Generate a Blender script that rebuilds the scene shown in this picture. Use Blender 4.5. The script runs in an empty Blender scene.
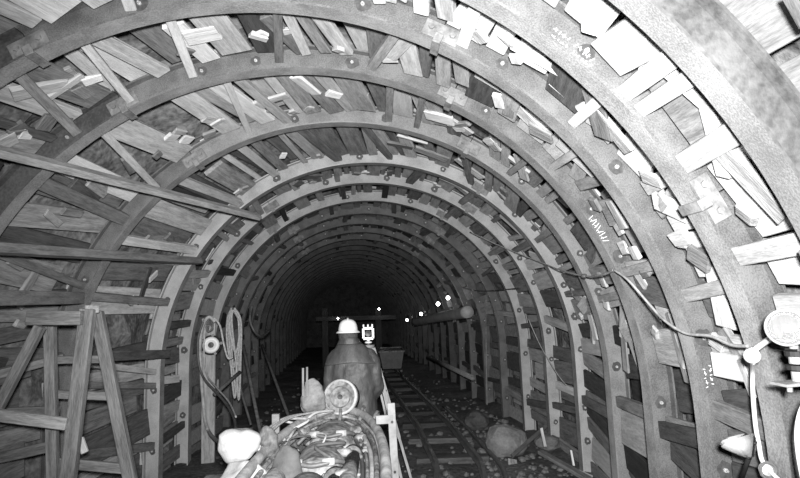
import bpy, bmesh, math, random
from mathutils import Vector, Matrix, noise
R_ = math.radians
random.seed(7)
SC = bpy.context.scene
COL = SC.collection

# ------------------------------------------------------------------ camera
F = 520.0
CAM = Vector((0, 0, 1.85))
YAW, PIT, ROL = R_(2.4028), R_(6.84), R_(-1.968)
FWD = Vector((math.sin(YAW)*math.cos(PIT), math.cos(YAW)*math.cos(PIT), math.sin(PIT)))
r0 = Vector((math.cos(YAW), -math.sin(YAW), 0)); u0 = r0.cross(FWD)
RGT = r0*math.cos(ROL) + u0*math.sin(ROL)
UPV = -r0*math.sin(ROL) + u0*math.cos(ROL)
cd = bpy.data.cameras.new('camera'); cam = bpy.data.objects.new('camera', cd); COL.objects.link(cam)
cd.sensor_width = 36; cd.lens = F/800*36; cd.clip_start = .02; cd.clip_end = 200
m = Matrix((RGT, UPV, -FWD)).transposed().to_4x4(); m.translation = CAM
cam.matrix_world = m
SC.camera = cam

def ray(px, py): return RGT*((px-400)/F) - UPV*((py-239)/F) + FWD
def atY(px, py, Y):
    r = ray(px, py); return CAM + r*(Y/r.y)
def proj(p):
    d = Vector(p) - CAM; z = d.dot(FWD)
    if z < .05: return None
    return 400+F*d.dot(RGT)/z, 239-F*d.dot(UPV)/z

# ------------------------------------------------------------------ tunnel line
RAD, ZC = 2.2, 1.195                    # arch radius, height of its centre above the floor
FW, WH, TF, TW = .11, .16, .012, .012  # flange width, profile height, flange and web thickness
FIT = [(1.00, -.77), (1.55, -.745), (2.06, -.707), (2.62, -.65), (3.38, -.534), (4.44, -.325), (5.76, -.116), (6.68, -.149), (7.75, -.181)]
def slope(y): return -.0205*max(0, y-6.0)
def off(y):
    if y <= FIT[0][0]: return FIT[0][1]
    for (a, oa), (b, ob) in zip(FIT, FIT[1:]):
        if y <= b: return oa + (ob-oa)*(y-a)/(b-a)
    return -.181 - .078*(y-7.75)
ARCH = [(d, o) for d, o in FIT] + [(8.75+i, off(8.75+i)) for i in range(21)]   # ARCH[0] is only where the first boards start
NA = len(ARCH)

def ring(o, y, s, r, dz=0):
    """point on the horseshoe: s in degrees from the right springing, r outward from the inner face"""
    if s < 0: return Vector((o+RAD+r, y, ZC+dz+R_(s)*RAD))
    if s > 180: return Vector((o-RAD-r, y, ZC+dz-R_(s-180)*RAD))
    a = R_(s); return Vector((o+(RAD+r)*math.cos(a), y, ZC+dz+(RAD+r)*math.sin(a)))
def normal(s):
    if s < 0: return Vector((1, 0, 0))
    if s > 180: return Vector((-1, 0, 0))
    return Vector((math.cos(R_(s)), 0, math.sin(R_(s))))
def tang(s):
    if s < 0: return Vector((0, 0, 1))
    if s > 180: return Vector((0, 0, -1))
    return Vector((-math.sin(R_(s)), 0, math.cos(R_(s))))
SMIN, SMAX = -R_(1)*0-math.degrees(ZC/RAD), 180+math.degrees(ZC/RAD)
def s_of(p, y, o):
    x, z = p.x-o, p.z-ZC-slope(y)
    if z < 0: return math.degrees(z/RAD) if x > 0 else 180-math.degrees(z/RAD)
    return math.degrees(math.atan2(z, x))
def s_on(k, px, dy=0.0):
    d, o = ARCH[k]; return s_of(atY(px[0], px[1], d+dy), d, o)
def surf(px, py, r=0.0):
    """first point of a sight line that reaches the lining (r outward)"""
    y = 1.0
    while y < 28:
        p = atY(px, py, y); o = off(y); x, z = p.x-o, p.z-ZC-slope(y)
        rr = abs(x) if z < 0 else math.hypot(x, z)
        if rr >= RAD+r: return p
        y += .01
    return p

# ------------------------------------------------------------------ materials (all greys: the place as a black and white film saw it)
def mat(name, c, c2=None, rough=.75, metal=0, scale=6, stretch=(1, 1, 1), bump=.15, detail=6, emit=0, spec=.3, fine=60, finew=.25, rnd=0):
    m = bpy.data.materials.new(name); m.use_nodes = True
    nt = m.node_tree; N = nt.nodes; L = nt.links; b = N['Principled BSDF']
    b.inputs['Roughness'].default_value = rough; b.inputs['Metallic'].default_value = metal
    b.inputs['Specular IOR Level'].default_value = spec
    if c2 is None: c2 = c*.7
    tc = N.new('ShaderNodeTexCoord'); oi = N.new('ShaderNodeObjectInfo')
    mul = N.new('ShaderNodeMath'); mul.operation = 'MULTIPLY'; mul.inputs[1].default_value = 37.0
    L.new(oi.outputs['Random'], mul.inputs[0])
    cmb = N.new('ShaderNodeCombineXYZ')
    for i in range(3): L.new(mul.outputs[0], cmb.inputs[i])
    add = N.new('ShaderNodeVectorMath'); add.operation = 'ADD'
    L.new(tc.outputs['Object'], add.inputs[0]); L.new(cmb.outputs[0], add.inputs[1])
    mp = N.new('ShaderNodeMapping'); mp.inputs['Scale'].default_value = stretch
    L.new(add.outputs[0], mp.inputs['Vector'])
    n1 = N.new('ShaderNodeTexNoise'); n1.inputs['Scale'].default_value = scale; n1.inputs['Detail'].default_value = detail; n1.inputs['Roughness'].default_value = .62
    n2 = N.new('ShaderNodeTexNoise'); n2.inputs['Scale'].default_value = fine; n2.inputs['Detail'].default_value = 3
    L.new(mp.outputs[0], n1.inputs['Vector']); L.new(mp.outputs[0], n2.inputs['Vector'])
    mx = N.new('ShaderNodeMath'); mx.operation = 'MULTIPLY_ADD'; mx.inputs[1].default_value = finew
    sub = N.new('ShaderNodeMath'); sub.operation = 'SUBTRACT'; sub.inputs[1].default_value = .5
    L.new(n2.outputs['Fac'], sub.inputs[0]); L.new(sub.outputs[0], mx.inputs[0]); L.new(n1.outputs['Fac'], mx.inputs[2])
    rp = N.new('ShaderNodeValToRGB'); rp.color_ramp.elements[0].position = .32; rp.color_ramp.elements[1].position = .68
    rp.color_ramp.elements[0].color = (c2, c2, c2, 1); rp.color_ramp.elements[1].color = (c, c, c, 1)
    L.new(mx.outputs[0], rp.inputs[0])
    out = rp.outputs[0]
    if rnd:
        mr = N.new('ShaderNodeMapRange'); mr.inputs['To Min'].default_value = 1-rnd; mr.inputs['To Max'].default_value = 1+rnd
        L.new(oi.outputs['Random'], mr.inputs['Value'])
        vm = N.new('ShaderNodeVectorMath'); vm.operation = 'SCALE'; L.new(out, vm.inputs[0]); L.new(mr.outputs[0], vm.inputs['Scale']); out = vm.outputs[0]
    L.new(out, b.inputs['Base Color'])
    if bump:
        bp = N.new('ShaderNodeBump'); bp.inputs['Strength'].default_value = bump; bp.inputs['Distance'].default_value = .02
        L.new(mx.outputs[0], bp.inputs['Height']); L.new(bp.outputs[0], b.inputs['Normal'])
    if emit:
        b.inputs['Emission Color'].default_value = (1, 1, 1, 1); b.inputs['Emission Strength'].default_value = emit
    return m
def wood(name, c, c2): return mat(name, c, c2, .85, 0, 3.2, (1.2, 9, 9), .35, fine=18, finew=.5, rnd=.18)
WOOD = [wood('wood_black', .045, .02), wood('wood_dark', .09, .035), wood('wood_brown', .17, .07), wood('wood_grey', .28, .12),
        wood('wood_weathered', .4, .2), wood('wood_pale', .46, .26), wood('wood_fresh', .58, .38)]
TONE = ['black', 'dark', 'dark grey', 'mid grey', 'grey', 'pale', 'whitish']
STEEL = mat('arch_web_dark_grey', .125, .055, .66, .0, 5, bump=.2, fine=150, finew=.8, spec=.3)  # web tone, set darker than the inner flange faces
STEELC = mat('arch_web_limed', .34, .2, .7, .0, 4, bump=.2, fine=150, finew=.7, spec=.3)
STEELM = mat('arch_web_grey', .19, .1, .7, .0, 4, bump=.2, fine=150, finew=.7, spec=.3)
STEELD = mat('arch_web_dark_far_fade', .075, .032, .7, .0, 4, bump=.1, fine=60, finew=.7, spec=.3)  # flash falloff put into the far arches' colour; also the dark near left segments
FLANGED = mat('arch_flange_far_fade', .12, .06, .7, .0, 4, bump=.1, spec=.3)  # inner flanges of the far arches, flash falloff put into the tone
FLANGE = mat('arch_flange_pale', .25, .13, .6, 0, 6, bump=.2, fine=120, finew=.8, spec=.4)  # inner flange faces, set paler than the webs
STEELB = mat('arch_web_scaly_dimmed', .11, .045, .7, 0, 9, bump=.3, fine=40, finew=.6)  # nearest arch: scaly web, its tone lowered to offset the close flash
CLAMP = mat('clamp_steel', .2, .08, .6, 0, 14, bump=.4)
GREASE = mat('grease', .07, .04, .5, 0, 30)
NUT = mat('nut_steel', .45, .25, .45, .2, 30)
CHALK = mat('chalk', .75, .5, .95, 0, 60)
ROCK = mat('rock', .2, .06, .95, 0, 4.5, bump=.9, fine=22, finew=.7)
FLOORM = mat('muck', .10, .035, .8, 0, 3, bump=1.0, fine=25, finew=.7)
STONE = mat('stone', .13, .06, .95, 0, 6, bump=.8, rnd=.35)
RAILM = mat('rail_steel', .16, .08, .45, .3, 6)
CLAY = mat('clayed_steel', .23, .05, .75, 0, 7, bump=.5, fine=30, finew=.7)
CLAYD = mat('clayed_dark', .13, .03, .75, 0, 8, bump=.5, fine=30, finew=.7)
RIM = mat('scuffed_rim', .34, .12, .6, 0, 8, bump=.3)
HOSEL = mat('hose_light', .36, .16, .6, 0, 10)
HOSED = mat('hose_dark', .09, .04, .5, 0, 10)
WHITE = mat('white_plastic', .6, .5, .4, 0, 5, bump=0)
BRKT = mat('painted_bracket', .18, .1, .6, 0, 8)
SACK = mat('white_sack', .3, .19, .8, 0, 5, bump=.4)
SACKG = mat('grey_sack', .2, .08, .85, 0, 7, bump=.4)
CLOTH = mat('dark_cloth', .085, .05, .9, 0, 7, bump=.3)
COAT = mat('raincoat', .062, .03, .55, 0, 5, (3, 3, 1), bump=.4, spec=.4)
SKIN = mat('skin', .4, .34, .6, 0, 8, bump=.05)
HAIR = mat('hair', .06, .03, .8, 0, 30)
HELM = mat('helmet', .62, .55, .35, 0, 3, bump=0)
ALUM = mat('cast_aluminium', .36, .18, .35, .2, 12, bump=.1)
CHROME = mat('chrome', .8, .7, .12, 1, 3, bump=0)
REFL = mat('reflector', .45, .35, .3, .85, 3, bump=0)
BLACK = mat('black_metal', .02, .012, .4, 0, 6, bump=0)
ROPE = mat('rope', .42, .2, .9, 0, 40, bump=.5)
TRIPOD = mat('tripod_wood', .26, .16, .6, 0, 6, (6, 6, 1))
BULB = mat('bulb', .9, .9, .3, emit=9)
PIPE = mat('duct', .34, .2, .7, 0, 5, bump=.2)
def glass():
    m = bpy.data.materials.new('lens_glass'); m.use_nodes = True; nt = m.node_tree; b = nt.nodes['Principled BSDF']
    b.inputs['Base Color'].default_value = (.95, .95, .95, 1); b.inputs['Roughness'].default_value = .06; b.inputs['Transmission Weight'].default_value = .9
    w = nt.nodes.new('ShaderNodeTexWave'); w.inputs['Scale'].default_value = 40; tc = nt.nodes.new('ShaderNodeTexCoord')
    nt.links.new(tc.outputs['Object'], w.inputs['Vector']); bp = nt.nodes.new('ShaderNodeBump'); bp.inputs['Strength'].default_value = .25
    nt.links.new(w.outputs['Fac'], bp.inputs['Height']); nt.links.new(bp.outputs[0], b.inputs['Normal'])
    return m
GLASS = glass()

# ------------------------------------------------------------------ mesh helpers
def link(name, bm, mats, parent=None, smooth=False, loc=None, mw=None):
    me = bpy.data.meshes.new(name)
    bmesh.ops.recalc_face_normals(bm, faces=bm.faces)
    bm.to_mesh(me); bm.free()
    for q in (mats if isinstance(mats, (list, tuple)) else [mats]): me.materials.append(q)
    if smooth:
        for p in me.polygons: p.use_smooth = True
    o = bpy.data.objects.new(name, me); COL.objects.link(o)
    if parent: o.parent = parent
    if mw is not None: o.matrix_world = mw
    elif loc is not None: o.location = loc
    return o
def tag(o, label, cat, group=None, kind=None):
    o['label'] = label; o['category'] = cat
    if group: o['group'] = group
    if kind: o['kind'] = kind
    return o
def thing(name, label, cat, loc=(0, 0, 0), group=None, rz=0):
    o = bpy.data.objects.new(name, None); COL.objects.link(o); o.location = loc; o.rotation_euler.z = rz; o.empty_display_size = .1
    return tag(o, label, cat, group)
def structure(o): o['kind'] = 'structure'; return o
def basis(x, y, z, loc):
    m = Matrix((x, y, z)).transposed().to_4x4(); m.translation = loc; return m
def box(bm, sx, sy, sz, mw=None, bevel=0, jit=0, mi=0):
    g = bmesh.ops.create_cube(bm, size=1); vs = g['verts']
    for v in vs:
        v.co = Vector((v.co.x*sx, v.co.y*sy, v.co.z*sz))
        if jit: v.co += Vector((random.uniform(-jit, jit), random.uniform(-jit, jit), random.uniform(-jit, jit)*.4))
    fs = list({f for v in vs for f in v.link_faces})
    if bevel:
        es = list({e for v in vs for e in v.link_edges})
        r = bmesh.ops.bevel(bm, geom=es, offset=bevel, segments=1, affect='EDGES', profile=.5)
        fs = list({f for f in r['faces']} | {f for f in fs if f.is_valid})
        vs = list({v for f in fs for v in f.verts})
    for f in fs:
        if f.is_valid: f.material_index = mi
    if mw is not None: bmesh.ops.transform(bm, matrix=mw, verts=vs)
    return vs
def frame(a, b, n):
    """matrix with x along a->b, z near n, at the midpoint"""
    a, b, n = Vector(a), Vector(b), Vector(n); x = (b-a).normalized(); y = n.cross(x)
    if y.length < 1e-4: y = Vector((0, 1, .1)).cross(x)
    y.normalize(); z = x.cross(y); return basis(x, y, z, (a+b)/2), (b-a).length
def bar(bm, a, b, w, t, n=(0, 0, 1), bevel=0, jit=0):
    mw, L = frame(a, b, n); return box(bm, L, w, t, mw, bevel, jit)
def tube(bm, pts, r, seg=8, closed=False, mi=0, caps=True):
    pts = [Vector(p) for p in pts]; n = len(pts); rs = r if isinstance(r, (list, tuple)) else [r]*n
    rings = []; prev = None
    for i, p in enumerate(pts):
        a = pts[i-1] if (i or closed) else p; b = pts[(i+1) % n] if (i < n-1 or closed) else p
        t = (b-a).normalized()
        if prev is None: u = t.orthogonal().normalized()
        else:
            u = prev - t*prev.dot(t); u = u.normalized() if u.length > 1e-5 else t.orthogonal().normalized()
        prev = u; w = t.cross(u)
        rings.append([bm.verts.new(p+(u*math.cos(q)+w*math.sin(q))*rs[i]) for q in [2*math.pi*j/seg for j in range(seg)]])
    fs = []
    for i in range(n if closed else n-1):
        A, B = rings[i], rings[(i+1) % n]
        for j in range(seg): fs.append(bm.faces.new((A[j], A[(j+1) % seg], B[(j+1) % seg], B[j])))
    if caps and not closed: fs.append(bm.faces.new(rings[0][::-1])); fs.append(bm.faces.new(rings[-1]))
    for f in fs: f.material_index = mi
def spline(pts, n=8):
    pts = [Vector(p) for p in pts]; out = []
    for i in range(len(pts)-1):
        p0 = pts[max(i-1, 0)]; p1 = pts[i]; p2 = pts[i+1]; p3 = pts[min(i+2, len(pts)-1)]
        for j in range(n):
            t = j/n; out.append(.5*((2*p1)+(p2-p0)*t+(2*p0-5*p1+4*p2-p3)*t*t+(3*p1-p0-3*p2+p3)*t**3))
    return out+[pts[-1]]
def lathe(bm, prof, seg=24, mw=None, mi=0, sy=1):
    rings = []
    for r, z in prof:
        if r < 1e-5: rings.append([bm.verts.new((0, 0, z))])
        else: rings.append([bm.verts.new((r*math.cos(2*math.pi*j/seg), sy*r*math.sin(2*math.pi*j/seg), z)) for j in range(seg)])
    for A, B in zip(rings, rings[1:]):
        for j in range(seg):
            k = (j+1) % seg
            if len(A) == 1 and len(B) == 1: continue
            q = (A[0], B[j], B[k]) if len(A) == 1 else (A[j], A[k], B[0]) if len(B) == 1 else (A[j], A[k], B[k], B[j])
            bm.faces.new(q).material_index = mi
    if mw is not None: bmesh.ops.transform(bm, matrix=mw, verts=[v for r in rings for v in r])
def aim(loc, z):
    z = Vector(z).normalized(); x = z.orthogonal().normalized(); return basis(x, z.cross(x), z, Vector(loc))
def blob(bm, loc, rx, ry, rz, amp=.2, fr=2.0, sub=3, seed=0, mi=0):
    g = bmesh.ops.create_icosphere(bm, subdivisions=sub, radius=1)
    for v in g['verts']:
        n = noise.noise(v.co*fr+Vector((seed*3.1, seed*1.7, seed)))+.5*noise.noise(v.co*fr*2.3+Vector((seed, 9, 4)))
        c = v.co*(1+amp*n); v.co = Vector((c.x*rx, c.y*ry, c.z*rz))+Vector(loc)
    for v in g['verts']:
        for f in v.link_faces: f.material_index = mi
BM = bmesh.new

ORD = ['zeroth', 'first', 'second', 'third', 'fourth', 'fifth', 'sixth', 'seventh', 'eighth', 'ninth', 'tenth', 'eleventh', 'twelfth', 'thirteenth', 'fourteenth',
       'fifteenth', 'sixteenth', 'seventeenth', 'eighteenth', 'nineteenth', 'twentieth']
TENS = {2: 'twenty', 3: 'thirty', 4: 'forty'}
def ordn(i): return ORD[i] if i <= 20 else (TENS[i//10]+'-'+ORD[i % 10] if i % 10 else {3: 'thirtieth', 4: 'fortieth'}[i//10])

# ------------------------------------------------------------------ rock shell and floor
def shell(name, s0, s1, mat_):
    bm = BM(); ns = int((s1-s0)/2.2); ys = [.3+.14*i for i in range(int(29.5/.14))]
    G = []
    for y in ys:
        row = []
        for j in range(ns+1):
            s = s0+(s1-s0)*j/ns; p = ring(off(y), y, s, 0, slope(y)); n = normal(s)
            h = .31+.07*noise.noise(p*2.1)+.06*noise.noise(p*6.0)
            row.append(bm.verts.new(p+n*h))
        G.append(row)
    for a, b in zip(G, G[1:]):
        for j in range(ns): bm.faces.new((a[j], a[j+1], b[j+1], b[j]))
    return structure(link(name, bm, mat_))
shell('wall_right', -40, 28, ROCK); shell('ceiling', 28, 152, ROCK); shell('wall_left', 152, 220, ROCK)
bm = BM(); G = []
for i in range(230):
    y = -.6+.13*i; row = []
    for j in range(44):
        x = -2.75+5.5*j/43
        w = min(1, max(0, (abs(x-.1)-1.2)/1.0))
        z = slope(y)-.02+.03*noise.noise(Vector((x*2.2, y*2.2, 0)))+.025*noise.noise(Vector((x*7, y*7, 3)))+.12*w*max(0, noise.noise(Vector((x*1.3, y*1.1, 7)))+.25)
        row.append(bm.verts.new((off(y)+x, y, z)))
    G.append(row)
for a, b in zip(G, G[1:]):
    for j in range(43): bm.faces.new((a[j], a[j+1], b[j+1], b[j]))
structure(link('floor', bm, FLOORM, smooth=True))
bm = BM(); y = 29.3
vs = [bm.verts.new(ring(off(y), y, -34+248*j/40, .5, slope(y))) for j in range(41)]; bm.faces.new(vs)
structure(link('wall_far', bm, FLOORM))  # end cap in dark muck, standing in for the unlit tunnel beyond

# ------------------------------------------------------------------ steel arches
def hsec():
    f, h, a, b = FW/2, WH, TF, TW/2     # (y, r): the near side is -y; far edge of the flange lies at the arch depth
    return [(-f, 0), (f, 0), (f, a), (b, a), (b, h-a), (f, h-a), (f, h), (-f, h), (-f, h-a), (-b, h-a), (-b, a), (-f, a)]
def seg_mesh(s0, s1, dr=0.0):
    bm = BM(); sec = hsec(); n = max(2, int((s1-s0)/2.5)); P = None
    for i in range(n+1):
        s = s0+(s1-s0)*i/n
        row = [bm.verts.new(ring(0, yy-FW/2, s, rr+dr)) for yy, rr in sec]
        if P:
            for j in range(12): bm.faces.new((P[j], P[(j+1) % 12], row[(j+1) % 12], row[j])).material_index = 1 if j == 0 else 0
        else: bm.faces.new(row[::-1])
        P = row
    bm.faces.new(P)
    return bm
def clamp_mesh(s):
    """the joint: fishplate on the web, a strap round the flange and two studs"""
    bm = BM(); n, t = normal(s), tang(s); c = ring(0, -FW/2, s, 0)
    box(bm, .2, .012, .09, basis(t, Vector((0, 1, 0)), n, c+n*.075-Vector((0, .013, 0))), .003)
    box(bm, .045, FW+.03, .014, basis(t, Vector((0, 1, 0)), n, c-n*.007), .003)
    for e in (-1, 1): box(bm, .045, .012, .05, basis(t, Vector((0, 1, 0)), n, c+n*.015+Vector((0, e*(FW/2+.008), 0))), .003)
    for e in (-.06, .06): lathe(bm, [(0, -.02), (.016, -.02), (.016, .008), (0, .008)], 6, aim(c+n*.08+t*e-Vector((0, .022, 0)), (0, -1, 0)))
    return bm
def bolt_mesh(s):
    bm = BM(); n, t = normal(s), tang(s); c = ring(0, -FW/2-TW/2, s, .085)
    r = random.uniform(.028, .044); k = [random.uniform(.85, 1.15) for _ in range(14)]
    vs = [bm.verts.new(c+(n*math.cos(2*math.pi*j/14)+t*math.sin(2*math.pi*j/14)*1.1)*r*k[j]-Vector((0, .0015, 0))) for j in range(14)]
    f = bm.faces.new(vs); ex = bmesh.ops.extrude_face_region(bm, geom=[f]); bmesh.ops.translate(bm, vec=(0, .001, 0), verts=[v for v in ex['geom'] if isinstance(v, bmesh.types.BMVert)])
    lathe(bm, [(0, 0), (.011, 0), (.011, .009), (.006, .009), (.006, .022), (0, .022)], 6, aim(c-Vector((0, .001, 0)), (0, -1, 0)), 1)
    return bm
JOINT = {2: (s_on(2, (690, 207)), 118.0), 3: (s_on(3, (434, 52)), s_on(3, (44, 63))), 4: (s_on(4, (447, 108)), s_on(4, (135, 120))), 5: (s_on(5, (464, 155)), s_on(5, (200, 165))),
         6: (s_on(6, (475, 197)), s_on(6, (240, 212))), 1: (20, 128)}
ARCH_OBJ = {}
proto = None
for k in range(1, NA):
    d, o = ARCH[k]; dz = slope(d)
    t = thing('steel_arch', ('nearest grey steel arch rib, only its right haunch in view at upper right' if k == 1 else
              'last grey steel arch rib at the dark far end of the tunnel' if k == NA-1 else
              'grey steel arch rib, '+ordn(k)+' from the camera, standing across the tunnel'), 'steel arch', (o, d, dz), 'steel arches along the tunnel')
    ARCH_OBJ[k] = t
    if k <= 8 or k == 13 or proto is None:
        WM, FM = (STEELB if k == 1 else STEELM if k == 5 else STEELC if 6 <= k <= 8 else STEELD if k >= 13 else STEEL), (FLANGED if k >= 13 else STEELM if k == 1 else FLANGE)  # nearest arch toned down against the close flash, far ones for its falloff
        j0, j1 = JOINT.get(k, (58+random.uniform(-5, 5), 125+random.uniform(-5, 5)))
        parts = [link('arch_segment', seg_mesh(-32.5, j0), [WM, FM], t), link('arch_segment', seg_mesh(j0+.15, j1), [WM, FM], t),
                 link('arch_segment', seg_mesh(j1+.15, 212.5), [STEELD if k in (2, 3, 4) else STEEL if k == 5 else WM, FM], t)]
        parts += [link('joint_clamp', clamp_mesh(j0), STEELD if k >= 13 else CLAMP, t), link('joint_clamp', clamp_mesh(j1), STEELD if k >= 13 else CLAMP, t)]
        s = -24.0+random.uniform(0, 8)
        while s < 205:
            if min(abs(s-j0), abs(s-j1)) > 5 and k <= 9: parts.append(link('bolt', bolt_mesh(s), [GREASE, NUT], t))
            s += random.choice([9, 16, 20, 24])
        if k >= 9: proto = parts
    else:
        for c in proto:
            q = c.copy(); q.parent = t; COL.objects.link(q)

# chalk scribbles on the webs (illegible tallies)
def chalk(k, s, n, long_, rows=1):
    bm = BM()
    for r in range(rows):
        for i in range(n):
            ss = s+i*.55+r*.3; nn, t = normal(ss), tang(ss); c = ring(0, -FW/2-TW/2-.001, ss, .045+.03*r+random.uniform(-.005, .005))
            dvec = (nn+t*random.uniform(-.5, .5)).normalized()
            bar(bm, c-dvec*long_/2, c+dvec*long_/2, .0035, .0012, (0, -1, 0))
            if i % 2: 
                dv = (t+nn*random.uniform(-.6, .6)).normalized(); bar(bm, c-dv*.008, c+dv*.012, .003, .0012, (0, -1, 0))
    link('chalk_mark', bm, CHALK, ARCH_OBJ[k])
chalk(2, s_on(2, (590, 66), -.07), 5, .022, 2); chalk(2, s_on(2, (570, 42), -.07), 4, .016, 2)
chalk(4, s_on(4, (606, 240), -.07), 9, .06, 1); chalk(3, s_on(3, (651, 395), -.07), 5, .012, 2)

# ------------------------------------------------------------------ timber: boards, struts, blocks
def timber(name, a, b, n, w, t, tone, jit=.004, bevel=.004):
    mw, L = frame(a, b, n); bm = BM(); box(bm, L, w, t, None, bevel, jit)
    return link(name, bm, WOOD[tone], mw=mw)
def side(s): return 'right' if s < 90 else 'left'
rest = BM()
NB = 0
def inview(p, mg=40):
    q = proj(p); return q is not None and -mg < q[0] < 800+mg and -mg < q[1] < 478+mg
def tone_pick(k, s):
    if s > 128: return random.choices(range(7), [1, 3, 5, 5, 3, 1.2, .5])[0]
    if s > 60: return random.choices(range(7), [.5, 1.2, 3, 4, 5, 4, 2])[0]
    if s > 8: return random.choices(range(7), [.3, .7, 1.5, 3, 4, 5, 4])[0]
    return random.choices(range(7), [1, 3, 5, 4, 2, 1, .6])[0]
BAYW = {0: 'bay before the nearest arch'}
def bay(k): return 'bay before nearest arch' if k == 0 else ordn(k)+' arch bay'
for k in range(0, NA-1):
    (d0, o0), (d1, o1) = ARCH[k], ARCH[k+1]
    y0 = d0-FW/2+.004 if k else .72; y1 = d1-FW/2-.004
    z0, z1 = slope(d0), slope(d1)
    lst = []; s = SMIN
    while s < SMAX-2:
        inset = k > 0 and random.random() < (.93 if 5 < s < 105 else .7 if s < 135 else .45)
        w = random.choice([.18, .24, .3, .34]) if k < 2 else random.choice([.09, .12, .15, .18, .22, .26]) if s < 20 or s > 140 else random.choice([.06, .08, .1, .13, .17, .2])
        ds = math.degrees(w/RAD); sm = s+ds/2; s += ds*random.uniform(.98, 1.14)+.2
        if random.random() < (.04 if (sm < 10 or sm > 150) else .05): continue
        sk = random.uniform(-1.1, 1.1) if (k > 5) else random.uniform(-2.6, 2.6)
        rr = WH+.022+random.uniform(0, .035)
        # butt past the flange or stop short of it
        e0 = 0 if random.random() < .75 else random.uniform(.05, .3)*(y1-y0); e1 = 0 if random.random() < .75 else random.uniform(.03, .2)*(y1-y0)
        f0 = e0/(y1-y0); f1 = 1-e1/(y1-y0)
        oo = lambda f: (o0+(o1-o0)*f if k else o1)
        zz = lambda f: z0+(z1-z0)*f
        ya, yb = y0+e0, y1-e1
        if inset:
            rr = WH-.025-random.uniform(0, .035); ya = (d0+.006 if k else .72)+e0; yb = d1-FW-.006-e1; f0 = (ya-d0)/(d1-d0); f1 = (yb-d0)/(d1-d0)
        a = ring(oo(f0), ya, sm-sk*.5, rr, zz(f0)); b = ring(oo(f1), yb, sm+sk*.5, rr+random.uniform(-.012, .012), zz(f1))
        tw = R_(random.uniform(-7, 7)); n = (-normal(sm)*math.cos(tw)+tang(sm)*math.sin(tw))
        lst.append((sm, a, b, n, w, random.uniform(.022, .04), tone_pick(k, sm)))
    rc = sum(1 for q in lst if q[0] < 90); cr = 0; cl = 0
    for i, (sm, a, b, n, w, t, tn) in enumerate(lst):
        if sm < 90: num = i+1
        else: num = len(lst)-i
        if k > 9: tn = max(0, tn-2)  # falloff of the flash put into the wood tone of the far bays
        vis = inview(a) or inview(b) or inview((a+b)/2)
        if vis and NB < 290 and k <= 7:
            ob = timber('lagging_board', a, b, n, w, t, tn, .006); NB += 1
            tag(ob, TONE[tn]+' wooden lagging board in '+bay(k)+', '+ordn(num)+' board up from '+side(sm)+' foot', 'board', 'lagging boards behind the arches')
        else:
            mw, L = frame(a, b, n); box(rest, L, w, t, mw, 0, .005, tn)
tag(link('lagging_boards', rest, WOOD), 'mass of wooden lagging boards lining the far tunnel behind the arches', 'boards', None, 'stuff')

# skewed packing boards and small wedges, in the near bays
NP = 0; cnt = {}
for k in range(0, 7):
    (d0, o0), (d1, o1) = ARCH[k], ARCH[k+1]
    y0 = d0+.01 if k else .9; y1 = d1-FW-.01; gap = y1-y0
    spots = sorted([random.uniform(6, 172) for _ in range(44 if k < 5 else 22)])
    cnt = {}
    for sm in spots:
        small = random.random() < .55
        L = random.uniform(.06, .13) if small else min(gap*.9, random.uniform(.16, .42)); w = random.uniform(.05, .09) if small else random.uniform(.05, .12)
        ang = R_(random.uniform(-180, 180)) if small else R_(random.choice([0, 90, 20, 70, 110, 150])+random.uniform(-15, 15))
        f = random.uniform(.55, 1.0) if small else random.uniform(.3, .7)
        half = abs(math.cos(ang))*L/2+abs(math.sin(ang))*w/2
        if 2*half > gap: continue
        yc = y0+half+(gap-2*half)*f; fr = (yc-d0)/(d1-d0)
        o = off(yc) if k else o1; c = ring(o, yc, sm, WH-.055-random.uniform(0, .025), slope(yc)); ax = Vector((0, 1, 0))*math.cos(ang)+tang(sm)*math.sin(ang)
        if not inview(c, 5): continue
        n = (-normal(sm)+tang(sm)*random.uniform(-.2, .2)+Vector((0, random.uniform(-.2, .2), 0))).normalized()
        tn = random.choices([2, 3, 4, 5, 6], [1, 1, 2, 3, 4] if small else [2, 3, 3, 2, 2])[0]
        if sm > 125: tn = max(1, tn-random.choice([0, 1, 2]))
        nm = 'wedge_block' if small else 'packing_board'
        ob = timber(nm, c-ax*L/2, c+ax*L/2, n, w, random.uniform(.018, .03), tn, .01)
        key = (nm, side(sm)); cnt[key] = cnt.get(key, 0)+1
        # counted upward on the right, downward from the crown on the left
        tag(ob, TONE[tn]+(' small wooden wedge in ' if small else ' skewed packing board in ')+bay(k)+', '+ordn(cnt[key])+(' up the right side' if sm < 90 else ' down the left from crown'),
            'wedge' if small else 'board', 'wedges in the arch bays' if small else 'packing boards in the arch bays'); NP += 1

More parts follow.
